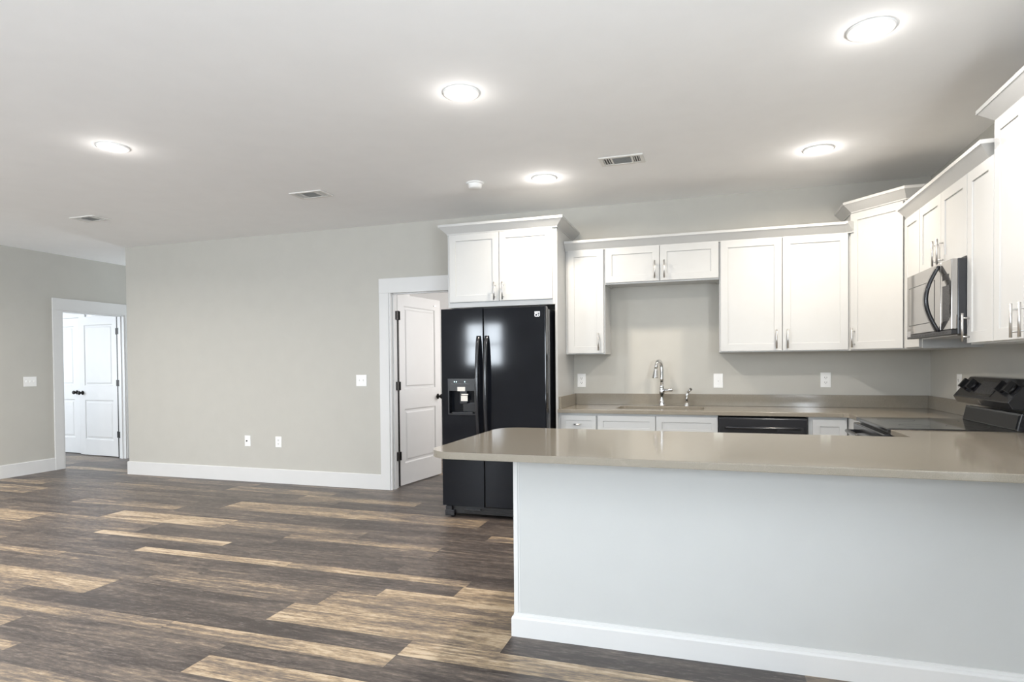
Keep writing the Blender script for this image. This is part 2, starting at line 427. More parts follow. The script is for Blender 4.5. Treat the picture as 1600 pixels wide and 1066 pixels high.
box(b, XL-T-0.005, XL+0.01, D2A+0.018, D2B-0.018, HD-0.018, HD)
box(b, XL-0.08, XL-0.04, D2B-0.03, D2B-0.018, 0, HD-0.018); box(b, XL-0.08, XL-0.04, D2A+0.018, D2A+0.03, 0, HD-0.018)
struct('trim_2', b, M_TRIM)

def panel_door_bm(wd, ht, th=0.035, both=True):
    """two-panel moulded door; width along x, thickness along y (0..th), front face at y=0"""
    b = bm_new(); st, tr, br = 0.115, 0.12, 0.23
    mid0, mid1 = 0.81, 1.02
    def rect_ring(a, c):
        for i in range(4): b.faces.new((a[i], a[(i+1) % 4], c[(i+1) % 4], c[i]))
    for y, s in ((0.0, 1), (th, -1)):
        def R(x0, x1, z0, z1, d): return [b.verts.new(p) for p in ((x0, y+s*d, z0), (x1, y+s*d, z0), (x1, y+s*d, z1), (x0, y+s*d, z1))]
        xs = [0, st, wd-st, wd]; zs = [0, br, mid0, mid1, ht-tr, ht]
        for i in range(3):
            for j in range(5):
                if i == 1 and j in (1, 3): continue
                b.faces.new(R(xs[i], xs[i+1], zs[j], zs[j+1], 0))
        for z0, z1 in ((br, mid0), (mid1, ht-tr)):
            q0 = R(st, wd-st, z0, z1, 0); q1 = R(st+.012, wd-st-.012, z0+.012, z1-.012, .009)
            q2 = R(st+.03, wd-st-.03, z0+.03, z1-.03, .009); q3 = R(st+.045, wd-st-.045, z0+.045, z1-.045, .003)
            rect_ring(q0, q1); rect_ring(q1, q2); rect_ring(q2, q3); b.faces.new(q3)
    for x in (0, wd):
        b.faces.new([b.verts.new(p) for p in ((x,0,0),(x,th,0),(x,th,ht),(x,0,ht))])
    for z in (0, ht):
        b.faces.new([b.verts.new(p) for p in ((0,0,z),(wd,0,z),(wd,th,z),(0,th,z))])
    bmesh.ops.remove_doubles(b, verts=b.verts[:], dist=0.0004)
    bmesh.ops.recalc_face_normals(b, faces=b.faces[:])
    return b
def knob_bm(x, z, th):
    b = bm_new()
    for y0, s in ((0, -1), (th, 1)):
        pr = [(0.031, 0), (0.031, .006), (.014, .010), (.011, .03), (.020, .036), (.028, .047), (.028, .056), (.020, .065), (.004, .067)]
        lathe(b, [(r, y0+s*h) for r, h in pr], (x, 0, z), 24, 'Y')
    return b
def hinge_bm(z):
    b = bm_new()
    box(b, -0.045, 0.0, -0.004, 0.003, z-0.045, z+0.045, 0.001); box(b, 0.0, 0.03, -0.004, 0.003, z-0.045, z+0.045, 0.001)
    cyl(b, (0, -0.008, z-.05), (0, -0.008, z+.05), 0.008, seg=10)
    return b
# laundry door: hinged on the left jamb, standing open into the laundry
def make_door(name, loc, rotz, wd, knob_side, hinge_side, hz, tagx=None):
    r = bpy.data.objects.new(name, None); C.objects.link(r); r['kind'] = 'structure'
    r.location = loc; r.rotation_euler = (0, 0, rotz)
    obj('door_slab', panel_door_bm(wd, 2.035), M_DOOR, r)
    obj('door_knob', knob_bm(wd-0.065 if knob_side > 0 else 0.065, 0.915, 0.035), M_HINGE, r)
    return r
d1 = make_door('door_1', (-3.141, YB+T+0.02, 0.012), math.radians(82.5), 0.84, 1, 0, 0)
for z in (0.335, 1.075, 1.815):
    b = bm_new(); box(b, D1A+0.016, D1A+0.040, YB+0.075, YB+0.118, z-0.045, z+0.045, 0.001)
    cyl(b, (D1A+0.030, YB+T+0.010, z-.05), (D1A+0.030, YB+T+0.010, z+.05), 0.009, seg=10)
    box(b, D1A+0.030, D1A+0.050, YB+T+0.012, YB+T+0.018, z-0.045, z+0.045)
    bmesh.ops.transform(b, matrix=d1.matrix_basis.inverted(), verts=b.verts[:])
    obj('hinge', b, M_HINGE, d1)
b = bm_new(); box(b, -0.008, 0.008, -0.012, -0.002, 0.0, 1.80); obj('weatherstrip', b, M_HINGE, d1, label='dark strip along the hinge edge')  # dark bar stands in for shade in the hinge gap
b = bm_new(); box(b, 0.70, 0.735, -0.008, 0, 1.955, 1.965); obj('door_stop', b, M_NICK, d1)
# far room door: hinged on the far jamb, standing open into that room, seen face on
d2 = make_door('door_2', (XL-T-0.038, 6.692, 0.012), math.radians(180-4.5), 0.845, 1, 0, 0)
for z in (0.335, 1.075, 1.815):
    b = bm_new(); box(b, XL-0.118, XL-0.075, D2B-0.024, D2B-0.016, z-0.045, z+0.045, 0.001)
    cyl(b, (XL-T-0.006, 6.628, z-.05), (XL-T-0.006, 6.628, z+.05), 0.011, seg=10)
    box(b, XL-T-0.055, XL-T-0.0, 6.636, 6.650, z-0.045, z+0.045)
    bmesh.ops.transform(b, matrix=d2.matrix_basis.inverted(), verts=b.verts[:])
    obj('hinge', b, M_HINGE, d2)
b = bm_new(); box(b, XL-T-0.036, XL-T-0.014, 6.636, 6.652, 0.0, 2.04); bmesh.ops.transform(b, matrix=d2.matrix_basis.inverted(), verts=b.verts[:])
obj('weatherstrip', b, M_HINGE, d2, label='dark strip along the hinge edge')  # shade of the hinge gap modelled as a dark bar
# closet door beyond it
d3 = make_door('door_3', (-9.86, 6.825, 0.012), 0, 0.80, 1, 0, 0)
b = bm_new(); box(b, -9.98, -9.87, 6.835, 6.86, 0, 2.055); box(b, -9.055, -8.96, 6.835, 6.86, 0, 2.055); box(b, -9.98, -8.96, 6.835, 6.86, 2.055, 2.17)
struct('trim_3', b, M_TRIM)

# ------------------------------------------------------------------ cabinets
def shaker_bm(wd, ht, th=0.02, rail=0.057):
    """front face at y=0, thickness towards +y, origin bottom left"""
    b = bm_new(); d = 0.007; e = 0.0015
    def R(x0, x1, z0, z1, y): return [b.verts.new(p) for p in ((x0,y,z0),(x1,y,z0),(x1,y,z1),(x0,y,z1))]
    back = R(0, wd, 0, ht, th); o1 = R(0, wd, 0, ht, e); o2 = R(e, wd-e, e, ht-e, 0)
    i1 = R(rail, wd-rail, rail, ht-rail, 0); i2 = R(rail+.0015, wd-rail-.0015, rail+.0015, ht-rail-.0015, d)
    def ring(a, c):
        for i in range(4): b.faces.new((a[i], a[(i+1) % 4], c[(i+1) % 4], c[i]))
    b.faces.new(back[::-1]); ring(back, o1); ring(o1, o2); ring(o2, i1); ring(i1, i2); b.faces.new(i2)
    bmesh.ops.recalc_face_normals(b, faces=b.faces[:])
    return b
def pull_bm(x, z, ln, vert=True, post=None):
    b = bm_new(); post = post or ln*0.66; off = 0.032; r = 0.006
    d = Vector((0, 0, 1)) if vert else Vector((1, 0, 0)); c = Vector((x, -off, z))
    cyl(b, c-d*ln/2, c+d*ln/2, r, seg=12)
    for s in (-1, 1):
        p = c + d*s*post/2; cyl(b, p, p+Vector((0, off, 0)), 0.0045, seg=10)
    return b
def door_part(root, x0, x1, z0, z1, pull=None, nm='door', rail=0.057, mtx=None):
    """a door/drawer front in the cabinet's frame, box front at y=0"""
    b = shaker_bm(x1-x0, z1-z0, rail=rail)
    d = obj(nm, b, M_CAB, root); d.location = (x0, -0.02, z0)
    if pull:
        v, px, pz, ln = pull
        obj('handle', pull_bm(px-x0, pz-z0, ln, v == 'v'), M_NICK, d)
    return d
def cabinet(name, label, cat, loc, rotz, wd, ht, dp, doors, group=None, toe=False, z_open=None):
    r = thing(name, label, cat, loc, rotz, group)
    b = bm_new(); t = 0.018
    if toe:
        box(b, 0, t, 0, dp, 0.10, ht); box(b, wd-t, wd, 0, dp, 0.10, ht); box(b, t, wd-t, 0, 0.018, 0.10, ht)
        box(b, t, wd-t, dp-0.01, dp, 0.10, ht); box(b, t, wd-t, 0.018, dp-0.01, 0.10, 0.118); box(b, 0.0, wd, 0.07, dp, 0, 0.10)
    else:
        # side panels run down 12 mm below a recessed bottom
        box(b, 0, t, 0, dp, 0, ht); box(b, wd-t, wd, 0, dp, 0, ht)
        box(b, t, wd-t, 0.0, 0.02, 0, 0.035); box(b, t, wd-t, 0.02, dp, 0.012, 0.03)
        box(b, t, wd-t, 0.0, dp, ht-0.03, ht); box(b, t, wd-t, dp-0.01, dp, 0.03, ht-0.03)
        box(b, t, wd-t, 0.002, 0.02, 0.035, ht-0.03)
    obj('cabinet_box', b, M_CAB, r)
    for dd in doors: door_part(r, *dd)
    return r
UB, UT = 1.375, 2.29
G1 = 'white shaker wall cabinets'
FB = 5.341; UD = YB-FB-0.002
# refrigerator cabinet (over the refrigerator, framed by its end panels)
r = cabinet('wall_cabinet', 'deep white two-door shaker cabinet above the black refrigerator', 'cabinet', (-2.215, 5.03, 1.795), 0, 0.972, 0.655, YB-5.03-0.002,
    [(0.022, 0.482, 0.045, 0.638, ('v', 0.447, 0.045+0.083, 0.15)), (0.487, 0.955, 0.045, 0.638, ('v', 0.522, 0.045+0.083, 0.15))], G1)
b = bm_new(); sweep(b, [(0, YB-5.03-0.003), (0, -0.012), (0.993, -0.012), (0.993, YB-5.03-0.003)], CROWN, 0.64)
obj('crown_molding', b, M_CAB, r)
b = bm_new(); box(b, 0, 0.02, 0, YB-5.03-0.003, 0, 2.45, 0.001); box(b, 0.02, 0.045, 0.001, 0.02, 0, 0.86)
o = obj('refrigerator_end_panel', b, M_CAB); o.location = (-1.242, 5.03, 0)
tag(o, 'tall white end panel between the refrigerator and the narrow wall cabinet', 'panel')
bmm = o.data  # trimmed below: the panel has no filler
b = bm_new(); box(b, 0, 0.0195, 0, YB-5.03-0.003, 0, 2.45, 0.001); b.to_mesh(bmm); b.free()
# narrow cabinet
cabinet('wall_cabinet', 'narrow single-door white wall cabinet right of the refrigerator end panel', 'cabinet', (-1.221, FB, UB), 0, 0.348, UT-UB, UD,
    [(0.022, 0.337, 0.008, 0.908, ('v', 0.337-0.042, 0.105, 0.15))], G1)
cabinet('wall_cabinet', 'short two-door white wall cabinet above the sink', 'cabinet', (-0.872, FB, 1.975), 0, 0.936, UT-1.975, UD,
    [(0.004, 0.461, 0.012, 0.308, ('v', 0.424, 0.105, 0.15)), (0.465, 0.932, 0.012, 0.308, ('v', 0.502, 0.105, 0.15))], G1)
cabinet('wall_cabinet', 'wide two-door white wall cabinet between sink and corner cabinet', 'cabinet', (0.066, FB, UB), 0, 0.966, UT-UB, UD,
    [(0.010, 0.472, 0.008, 0.908, ('v', 0.472-0.042, 0.10, 0.15)), (0.477, 0.943, 0.008, 0.908, ('v', 0.477+0.035, 0.10, 0.15))], G1)
b = bm_new(); sweep(b, [(-1.220, 5.327), (0.998, 5.327), (1.036, 5.289)], CROWN, 0)
o = obj('crown_molding', b, M_CAB, loc=None); o.location = (0, 0, 2.278)
tag(o, 'long white crown molding over the sink wall cabinets', 'molding', 'white cabinet crown moldings')
# corner cabinet
r = thing('wall_cabinet', 'tall diagonal white wall cabinet in the kitchen corner', 'cabinet', (1.034, 5.335, UB), 0, G1)
b = bm_new(); ux, uy = 1.034, 5.335
prism(b, [(x-ux, y-uy) for x, y in [(1.034, 5.662), (1.034, 5.336), (1.314, 5.003), (1.654, 5.003), (1.654, 5.662)]][::-1], 0, 2.44-UB)
obj('cabinet_box', b, M_CAB, r)
dv = Vector((1.298-1.02, 4.99-5.321)); ang = math.atan2(dv.y, dv.x)
d = obj('door', shaker_bm(0.418, 1.04), M_CAB, r); d.rotation_euler = (0, 0, ang); d.location = (1.0225-ux, 5.3175-uy, 0.008)
obj('handle', pull_bm(0.038, 0.09, 0.15), M_NICK, d)
b = bm_new(); sweep(b, [(x-ux, y-uy) for x, y in [(1.032, 5.66), (1.032, 5.330), (1.312, 4.997), (1.653, 4.997)]], CROWN, 2.43-UB)
obj('crown_molding', b, M_CAB, r)
# right wall cabinets: local x runs towards the camera, local y into the wall
XB = 1.318; RD = XR-XB-0.002; RZ = -PI/2
cabinet('wall_cabinet', 'slim white wall cabinet door between corner cabinet and microwave', 'cabinet', (XB, 4.992, UB), RZ, 0.332, UT-UB, RD,
    [(0.006, 0.326, 0.008, 0.908)], G1)
cabinet('wall_cabinet', 'short two-door white wall cabinet directly above the microwave', 'cabinet', (XB, 4.658, 1.842), RZ, 0.784, UT-1.842, RD,
    [(0.003, 0.390, 0.008, 0.441, ('v', 0.352, 0.09, 0.15)), (0.394, 0.780, 0.008, 0.441, ('v', 0.43, 0.09, 0.15))], G1)
cabinet('wall_cabinet', 'narrow white wall cabinet door right of the microwave, handle overhanging it', 'cabinet', (XB, 3.872, UB), RZ, 0.322, UT-UB, RD,
    [(0.003, 0.319, 0.008, 0.908, ('v', 0.035, 0.09, 0.15))], G1)
r = cabinet('wall_cabinet', 'tallest white wall cabinet cut by the right edge of the photo', 'cabinet', (XB, 3.548, UB), RZ, 0.61, 2.445-UB, RD,
    [(0.003, 0.303, 0.008, 1.06, ('v', 0.265, 0.09, 0.15)), (0.307, 0.607, 0.008, 1.06, ('v', 0.345, 0.09, 0.15))], G1)
b = bm_new(); sweep(b, [(0, RD), (0, -0.012), (0.61, -0.012), (0.61, RD)][::1], CROWN, 2.435-UB)
obj('crown_molding', b, M_CAB, r)
b = bm_new(); sweep(b, [(1.306, 4.955), (1.306, 3.615), (1.60, 3.615)], CROWN, 0)
o = obj('crown_molding', b, M_CAB); o.location = (0, 0, 2.278)
tag(o, 'white crown molding over the cabinets above and beside the microwave', 'molding', 'white cabinet crown moldings')

# base cabinets on the sink wall
BF = 5.045; BD = YB-BF-0.002; BH = 0.882
G2 = 'white shaker base cabinets under the back counter'
cabinet('base_cabinet', 'narrow white base cabinet with one small drawer beside refrigerator panel', 'cabinet', (-1.221, BF, 0), 0, 0.325, BH, BD,
    [(0.022, 0.317, 0.72, 0.862, ('h', 0.165, 0.79, 0.05), 'drawer', 0.04), (0.022, 0.317, 0.115, 0.705)], G2, toe=True)
cabinet('base_cabinet', 'white sink base cabinet with two false drawer fronts', 'cabinet', (-0.895, BF, 0), 0, 0.945, BH, BD,
    [(0.006, 0.470, 0.72, 0.866, None, 'drawer_front', 0.045), (0.476, 0.940, 0.72, 0.866, None, 'drawer_front', 0.045),
     (0.006, 0.470, 0.115, 0.705), (0.476, 0.940, 0.115, 0.705)], G2, toe=True)
cabinet('base_cabinet', 'small white base cabinet between dishwasher and range', 'cabinet', (0.69, BF, 0), 0, 0.26, BH, BD,
    [(0.026, 0.255, 0.70, 0.862, None, 'drawer', 0.05), (0.026, 0.255, 0.115, 0.69)], G2, toe=True)
# plain carcass filling the corner between back run and range
o = obj('corner_base_cabinet', box(bm_new(), 0.955, XR-0.003, 4.628, YB-0.003, 0.0, BH), M_CAB, loc=(0.955, 4.63, 0))
tag(o, 'plain white corner base cabinet under the counter between small base cabinet and range', 'cabinet')
# dishwasher
r = thing('dishwasher', 'black dishwasher under the counter right of the sink', 'dishwasher', (0.056, 5.04, 0))
b = bm_new(); box(b, 0, 0.628, 0.0, 0.6, 0.10, 0.868); box(b, 0.0, 0.628, 0.06, 0.6, 0.0, 0.10); obj('body', b, M_BLKM, r)
b = bm_new(); box(b, 0.003, 0.625, -0.03, 0, 0.12, 0.865, 0.006); obj('door', b, M_BLACK, r)
b = bm_new(); pts = [(0.045+0.535*i/16, -0.036-0.016*math.sin(PI*i/16), 0.792) for i in range(17)]
tube(b, pts, 0.009, 10); obj('handle', b, M_BLACK, r)
b = bm_new(); box(b, 0.42, 0.60, -0.0315, -0.030, 0.765, 0.80, 0); obj('control_strip', b, M_BLKM, r)

# ------------------------------------------------------------------ counters
ZT, ZB = 0.914, 0.8835
def rounded(pts, radii, n=8):
    out = []
    for i, (p, rad) in enumerate(zip(pts, radii)):
        p = Vector(p)
        if rad <= 0: out.append((p.x, p.y)); continue
        a = (Vector(pts[i-1])-p).normalized(); c = (Vector(pts[(i+1) % len(pts)])-p).normalized()
        half = a.angle(c)/2; t = rad/math.tan(half); ctr = p + (a+c).normalized()*(rad/math.sin(half))
        s = p+a*t-ctr; e = p+c*t-ctr; a0 = math.atan2(s.y, s.x); a1 = math.atan2(e.y, e.x)
        da = (a1-a0+PI) % (2*PI)-PI
        for k in range(n+1): out.append((ctr.x+rad*math.cos(a0+da*k/n), ctr.y+rad*math.sin(a0+da*k/n)))
    return out
RG0, RG1 = 3.852, 4.616     # the range's two sides
r = thing('countertop', 'taupe quartz L-shaped countertop along the back wall with backsplash', 'countertop', (-1.22, YB, ZB))
# back run with the sink cut-out, made as a grid with the hole left open
def slab_with_hole(x0, x1, y0, y1, hx0, hx1, hy0, hy1, z0, z1, rad=0.05):
    b = bm_new()
    inner = rounded([(hx0, hy0), (hx1, hy0), (hx1, hy1), (hx0, hy1)], [rad]*4, 6)
    corners = [(x0, y0), (x1, y0), (x1, y1), (x0, y1)]; k = len(inner)//4
    outer = []
    for q in range(4):
        for j in range(k): outer.append(corners[q])
    # spread duplicated corner points a hair so that every ring face is valid
    for z, up in ((z1, True), (z0, False)):
        iv = [b.verts.new((x, y, z)) for x, y in inner]; cv = [b.verts.new((x, y, z)) for x, y in corners]
        n = len(iv)
        for i in range(n):
            q0, q1 = i//k, ((i+1) % n)//k
            if q0 == q1: b.faces.new((cv[q0], iv[(i+1) % n], iv[i]))
            else: b.faces.new((cv[q0], cv[q1], iv[(i+1) % n], iv[i]))
        if up: itop, ctop = iv, cv
        else:
            for i in range(n): b.faces.new((itop[i], itop[(i+1) % n], iv[(i+1) % n], iv[i]))
            for i in range(4): b.faces.new((ctop[i], ctop[(i+1) % 4], cv[(i+1) % 4], cv[i]))
    bmesh.ops.recalc_face_normals(b, faces=b.faces[:])
    es = [e for e in b.edges if len(e.link_faces) == 2 and e.calc_face_angle() > 1.2 and abs(e.verts[0].co.z-e.verts[1].co.z) < 1e-5 and abs(e.verts[0].co.z-z1) < 1e-4]
    bmesh.ops.bevel(b, geom=es, offset=0.003, segments=2, profile=0.5, affect='EDGES')
    return b
SK = (-0.765, -0.055, 5.135, 5.51)
b = slab_with_hole(-1.2205, 0.915, 5.004, YB-0.002, *SK, ZB, ZT)
prism(b, rounded([(0.9152, 5.004), (0.948, 4.972), (0.948, RG1+0.003), (XR-0.002, RG1+0.003), (XR-0.002, YB-0.002), (0.9152, YB-0.002)], [0.02, 0.02, 0, 0, 0, 0]), ZB, ZT, 0.003)
bmesh.ops.translate(b, verts=b.verts[:], vec=(1.22, -YB, -ZB)); obj('worktop', b, M_QUARTZ, r)
b = bm_new(); box(b, -1.198, XR-0.022, YB-0.022, YB-0.002, ZT, 1.016, 0.002); box(b, XR-0.022, XR-0.002, RG1+0.003, YB-0.002, ZT, 1.016, 0.002)
box(b, -1.2205, -1.2, 5.05, YB-0.002, ZT, 1.016, 0.002)
bmesh.ops.translate(b, verts=b.verts[:], vec=(1.22, -YB, -ZB)); obj('backsplash', b, M_QUARTZ, r)
# peninsula top
r = thing('peninsula_countertop', 'long taupe quartz peninsula countertop with rounded left corner', 'countertop', (-1.197, 2.431, ZB))
P = rounded([(-1.197, 2.431), (XR-0.002, 2.431), (XR-0.002, RG0-0.003), (0.938, RG0-0.003), (0.938, 3.49), (-1.197, 3.49)], [0.13, 0, 0, 0.0, 0.01, 0.13], 12)
b = prism(bm_new(), P, ZB, ZT, 0.004); bmesh.ops.translate(b, verts=b.verts[:], vec=(1.197, -2.431, -ZB)); obj('worktop', b, M_QUARTZ, r)
b = bm_new(); box(b, XR-0.022, XR-0.002, 2.431, RG0-0.003, ZT, 1.016, 0.002)
bmesh.ops.translate(b, verts=b.verts[:], vec=(1.197, -2.431, -ZB)); obj('backsplash', b, M_QUARTZ, r)
# peninsula base
PX, PY = -0.890, 2.77
r = thing('kitchen_peninsula', 'white paneled base carrying the peninsula countertop', 'kitchen peninsula', (PX, PY, 0))
b = bm_new(); box(b, PX, XR-0.003, PY, 3.44, 0, ZB-0.001); box(b, 0.985, XR-0.003, 3.44, RG0-0.006, 0, ZB-0.001)
bmesh.ops.translate(b, verts=b.verts[:], vec=(-PX, -PY, 0)); obj('panel', b, M_PEN, r)
b = bm_new(); box(b, -0.004, 0.016, -0.004, 0.02, 0.10, ZB-0.002, 0.001); box(b, 0.021, 0.025, -0.0025, 0.0, 0.10, ZB-0.002)
obj('corner_trim', b, M_TRIM, r)
b = bm_new(); sweep(b, [(0, 0.67), (0, 0), (XR-0.003-PX, 0)], [(0, 0), (0.015, 0), (0.015, 0.085), (0.011, 0.095), (0.006, 0.098), (0.005, 0.108), (0, 0.11)])
obj('baseboard', b, M_TRIM, r)

# sink
r = thing('kitchen_sink', 'undermount stainless sink sunk into the back countertop', 'sink', ((SK[0]+SK[1])/2, (SK[2]+SK[3])/2, ZB-0.2))
b = bm_new(); hw, hd = (SK[1]-SK[0])/2+.008, (SK[3]-SK[2])/2+.008
A = rounded([(-hw, -hd), (hw, -hd), (hw, hd), (-hw, hd)], [0.055]*4, 6); Bq = rounded([(-hw+.02, -hd+.02), (hw-.02, -hd+.02), (hw-.02, hd-.02), (-hw+.02, hd-.02)], [0.05]*4, 6)
t = [b.verts.new((x, y, 0.1995)) for x, y in A]; l = [b.verts.new((x, y, 0)) for x, y in Bq]
for i in range(len(A)): b.faces.new((t[i], l[i], l[(i+1) % len(A)], t[(i+1) % len(A)]))
b.faces.new(l); obj('basin', b, M_SINK, r)
b = bm_new(); lathe(b, [(0.045, 0.001), (0.045, 0.004), (0.03, 0.003), (0.01, 0.002)], (0, 0, 0), 24); obj('drain', b, M_CHROME, r)

# faucet
fx, fy = -0.413, 5.565
r = thing('kitchen_faucet', 'chrome high-arc pull-down faucet behind the sink', 'faucet', (fx, fy, ZT))
b = lathe(bm_new(), [(0.030, 0), (0.031, 0.008), (0.024, 0.014), (0.026, 0.022), (0.021, 0.035), (0.017, 0.065), (0.016, 0.09), (0.022, 0.105), (0.024, 0.125), (0.022, 0.150), (0.019, 0.165), (0.021, 0.17), (0.017, 0.18), (0.014, 0.20)], seg=28)
obj('body', b, M_CHROME, r)
arc = [(0, 0, 0.19), (0, 0, 0.24), (0, 0, 0.30), (-0.002, -0.003, 0.335)]
for k in range(1, 11):
    a = PI*k/11; arc.append((-0.003-0.018*(1-math.cos(a)), -0.075*(1-math.cos(a))/1.6, 0.345+0.052*math.sin(a)))
arc.append((-0.043, -0.100, 0.325))
b = tube(bm_new(), arc, [0.016]*4+[0.0155]*11, 16); obj('spout', b, M_CHROME, r)
b = tube(bm_new(), [(-0.043, -0.100, 0.335), (-0.044, -0.101, 0.31), (-0.046, -0.103, 0.28), (-0.048, -0.105, 0.255), (-0.048, -0.105, 0.248)], [0.016, 0.018, 0.022, 0.025, 0.027], 20)
obj('spray_head', b, M_CHROME, r)
b = bm_new(); tube(b, [(0.015, -0.005, 0.135), (0.04, -0.012, 0.138), (0.06, -0.018, 0.14), (0.085, -0.025, 0.144), (0.093, -0.027, 0.145)], [0.015, 0.017, 0.013, 0.016, 0.010], 16)
obj('lever', b, M_CHROME, r)
r = thing('side_sprayer', 'small chrome side sprayer right of the tall faucet', 'sprayer', (-0.203, 5.56, ZT))
b = lathe(bm_new(), [(0.026, 0), (0.027, 0.006), (0.018, 0.02), (0.015, 0.03)], seg=24); obj('base', b, M_CHROME, r)
b = tube(bm_new(), [(0, 0, 0.02), (0.002, 0, 0.06), (0.005, -0.002, 0.10), (0.010, -0.005, 0.125)], [0.014, 0.016, 0.017, 0.014], 16)
tube(b, [(0.004, -0.002, 0.112), (0.022, -0.02, 0.135), (0.036, -0.035, 0.150)], [0.012, 0.011, 0.014], 14); obj('spray_head', b, M_CHROME, r)

# ------------------------------------------------------------------ refrigerator
fx0, fx1, fy0 = -2.178, -1.262, 4.79
r = thing('refrigerator', 'black side-by-side refrigerator with door dispenser', 'refrigerator', ((fx0+fx1)/2, fy0, 0))
cx = (fx0+fx1)/2; X0, X1 = fx0-cx, fx1-cx; XS = -1.800-cx
b = bm_new(); box(b, X0+0.008, X1-0.004, 0.085, 0.82, 0.03, 1.745, 0.004); obj('body', b, M_FRIDGE, r)
dzb, dzt = 0.098, 1.762
def fridge_door(x0, x1, hole=None):
    b = bm_new()
    if not hole: return box(b, x0, x1, 0, 0.072, dzb, dzt, 0.008)
    hx0, hx1, hz0, hz1 = hole; dp = 0.055
    def q(*p): b.faces.new([b.verts.new(v) for v in p])
    xs = [x0, hx0, hx1, x1]; zs = [dzb, hz0, hz1, dzt]
    for i in range(3):
        for j in range(3):
            if i == 1 and j == 1: continue
            q((xs[i],0,zs[j]),(xs[i+1],0,zs[j]),(xs[i+1],0,zs[j+1]),(xs[i],0,zs[j+1]))
    q((hx0,0,hz0),(hx0,dp,hz0),(hx0,dp,hz1),(hx0,0,hz1)); q((hx1,0,hz0),(hx1,dp,hz0),(hx1,dp,hz1),(hx1,0,hz1))
    q((hx0,0,hz0),(hx1,0,hz0),(hx1,dp,hz0),(hx0,dp,hz0)); q((hx0,0,hz1),(hx1,0,hz1),(hx1,dp,hz1),(hx0,dp,hz1))
    q((hx0,dp,hz0),(hx1,dp,hz0),(hx1,dp,hz1),(hx0,dp,hz1))
    q((x0,.072,dzb),(x1,.072,dzb),(x1,.072,dzt),(x0,.072,dzt))
    for x in (x0, x1): q((x,0,dzb),(x,.072,dzb),(x,.072,dzt),(x,0,dzt))
    for z in (dzb, dzt): q((x0,0,z),(x1,0,z),(x1,.072,z),(x0,.072,z))
    bmesh.ops.remove_doubles(b, verts=b.verts[:], dist=0.0003); bmesh.ops.recalc_face_normals(b, faces=b.faces[:])
    return b
hole = (-2.108-cx, -1.880-cx, 0.882, 1.072)
dl = obj('freezer_door', fridge_door(X0, XS-0.003, hole), M_FRIDGE, r)
dr = obj('refrigerator_door', fridge_door(XS+0.003, X1), M_FRIDGE, r)
def fr_handle(x):
    b = bm_new(); z0, z1 = 0.66, 1.53; n = 18; rings = []
    for i in range(n+1):
        t = i/n; z = z0+(z1-z0)*t; o = -0.012-0.050*math.sin(PI*t)**0.6; hw = 0.0165
        rings.append([b.verts.new(p) for p in ((x-hw, o+0.012, z), (x-hw*.7, o-0.010, z), (x+hw*.7, o-0.010, z), (x+hw, o+0.012, z))])
    for A_, B_ in zip(rings, rings[1:]):
        for k in range(4):
            f = b.faces.new((A_[k], A_[(k+1) % 4], B_[(k+1) % 4], B_[k])); f.smooth = True
    b.faces.new(rings[0][::-1]); b.faces.new(rings[-1])
    box(b, x-0.012, x+0.012, -0.014, 0.0, z0, z0+0.03); box(b, x-0.012, x+0.012, -0.014, 0.0, z1-0.03, z1)
    bmesh.ops.recalc_face_normals(b, faces=b.faces[:])
    return b
obj('handle', fr_handle(-1.838-cx), M_BLACK, dl); obj('handle', fr_handle(-1.765-cx), M_BLACK, dr)
# dispenser: trim frame, control panel, paddles, tray
b = bm_new(); hx0, hx1, hz0, hz1 = hole
box(b, hx0-0.012, hx0, -0.004, 0.001, hz0-0.012, 1.175); box(b, hx1, hx1+0.012, -0.004, 0.001, hz0-0.012, 1.175)
box(b, hx0, hx1, -0.006, 0.001, hz0-0.014, hz0, 0.002); obj('dispenser_frame', b, M_BLACK, dl)
b = bm_new(); box(b, hx0, hx1, -0.003, 0.001, hz1, 1.175, 0.001); cp = obj('control_panel', b, M_BLKM, dl)
for x in (-2.06, -2.042, -1.965):
    b = bm_new(); box(b, x-cx-0.0025, x-cx+0.0025, -0.0045, -0.003, 1.146, 1.152); obj('indicator_light', b, M_LED, cp)
b = bm_new(); box(b, -2.09-cx, -1.925-cx, -0.0036, -0.003, 1.128, 1.136); obj('button_print', b, M_PRINT, cp)
b = bm_new(); box(b, hx0+0.085, hx0+0.15, 0.02, 0.05, hz0+0.08, hz1, 0.004); box(b, hx0+0.11, hx1-0.01, 0.03, 0.05, hz0+0.01, hz0+0.085, 0.004); obj('paddle', b, M_BLACK, dl)
b = bm_new(); box(b, hx0+0.075, hx0+0.145, -0.0042, -0.003, 1.070, 1.105); box(b, hx0+0.083, hx0+0.10, -0.0045, -0.0042, 1.098, 1.101)
obj('label', b, M_LABEL, dl, label='paper sticker on the dispenser')
b = bm_new(); box(b, hx0+0.100, hx0+0.160, 0.012, 0.014, 0.985, 1.030); box(b, hx0+0.104, hx0+0.165, 0.012, 0.014, 1.036, 1.046)
obj('label', b, M_LABEL, dl, label='paper sticker hanging inside the dispenser')
b = bm_new(); box(b, hx0+0.02, hx1-0.02, 0.003, 0.05, hz0+0.001, hz0+0.01); obj('drip_tray', b, M_BLKM, dl)
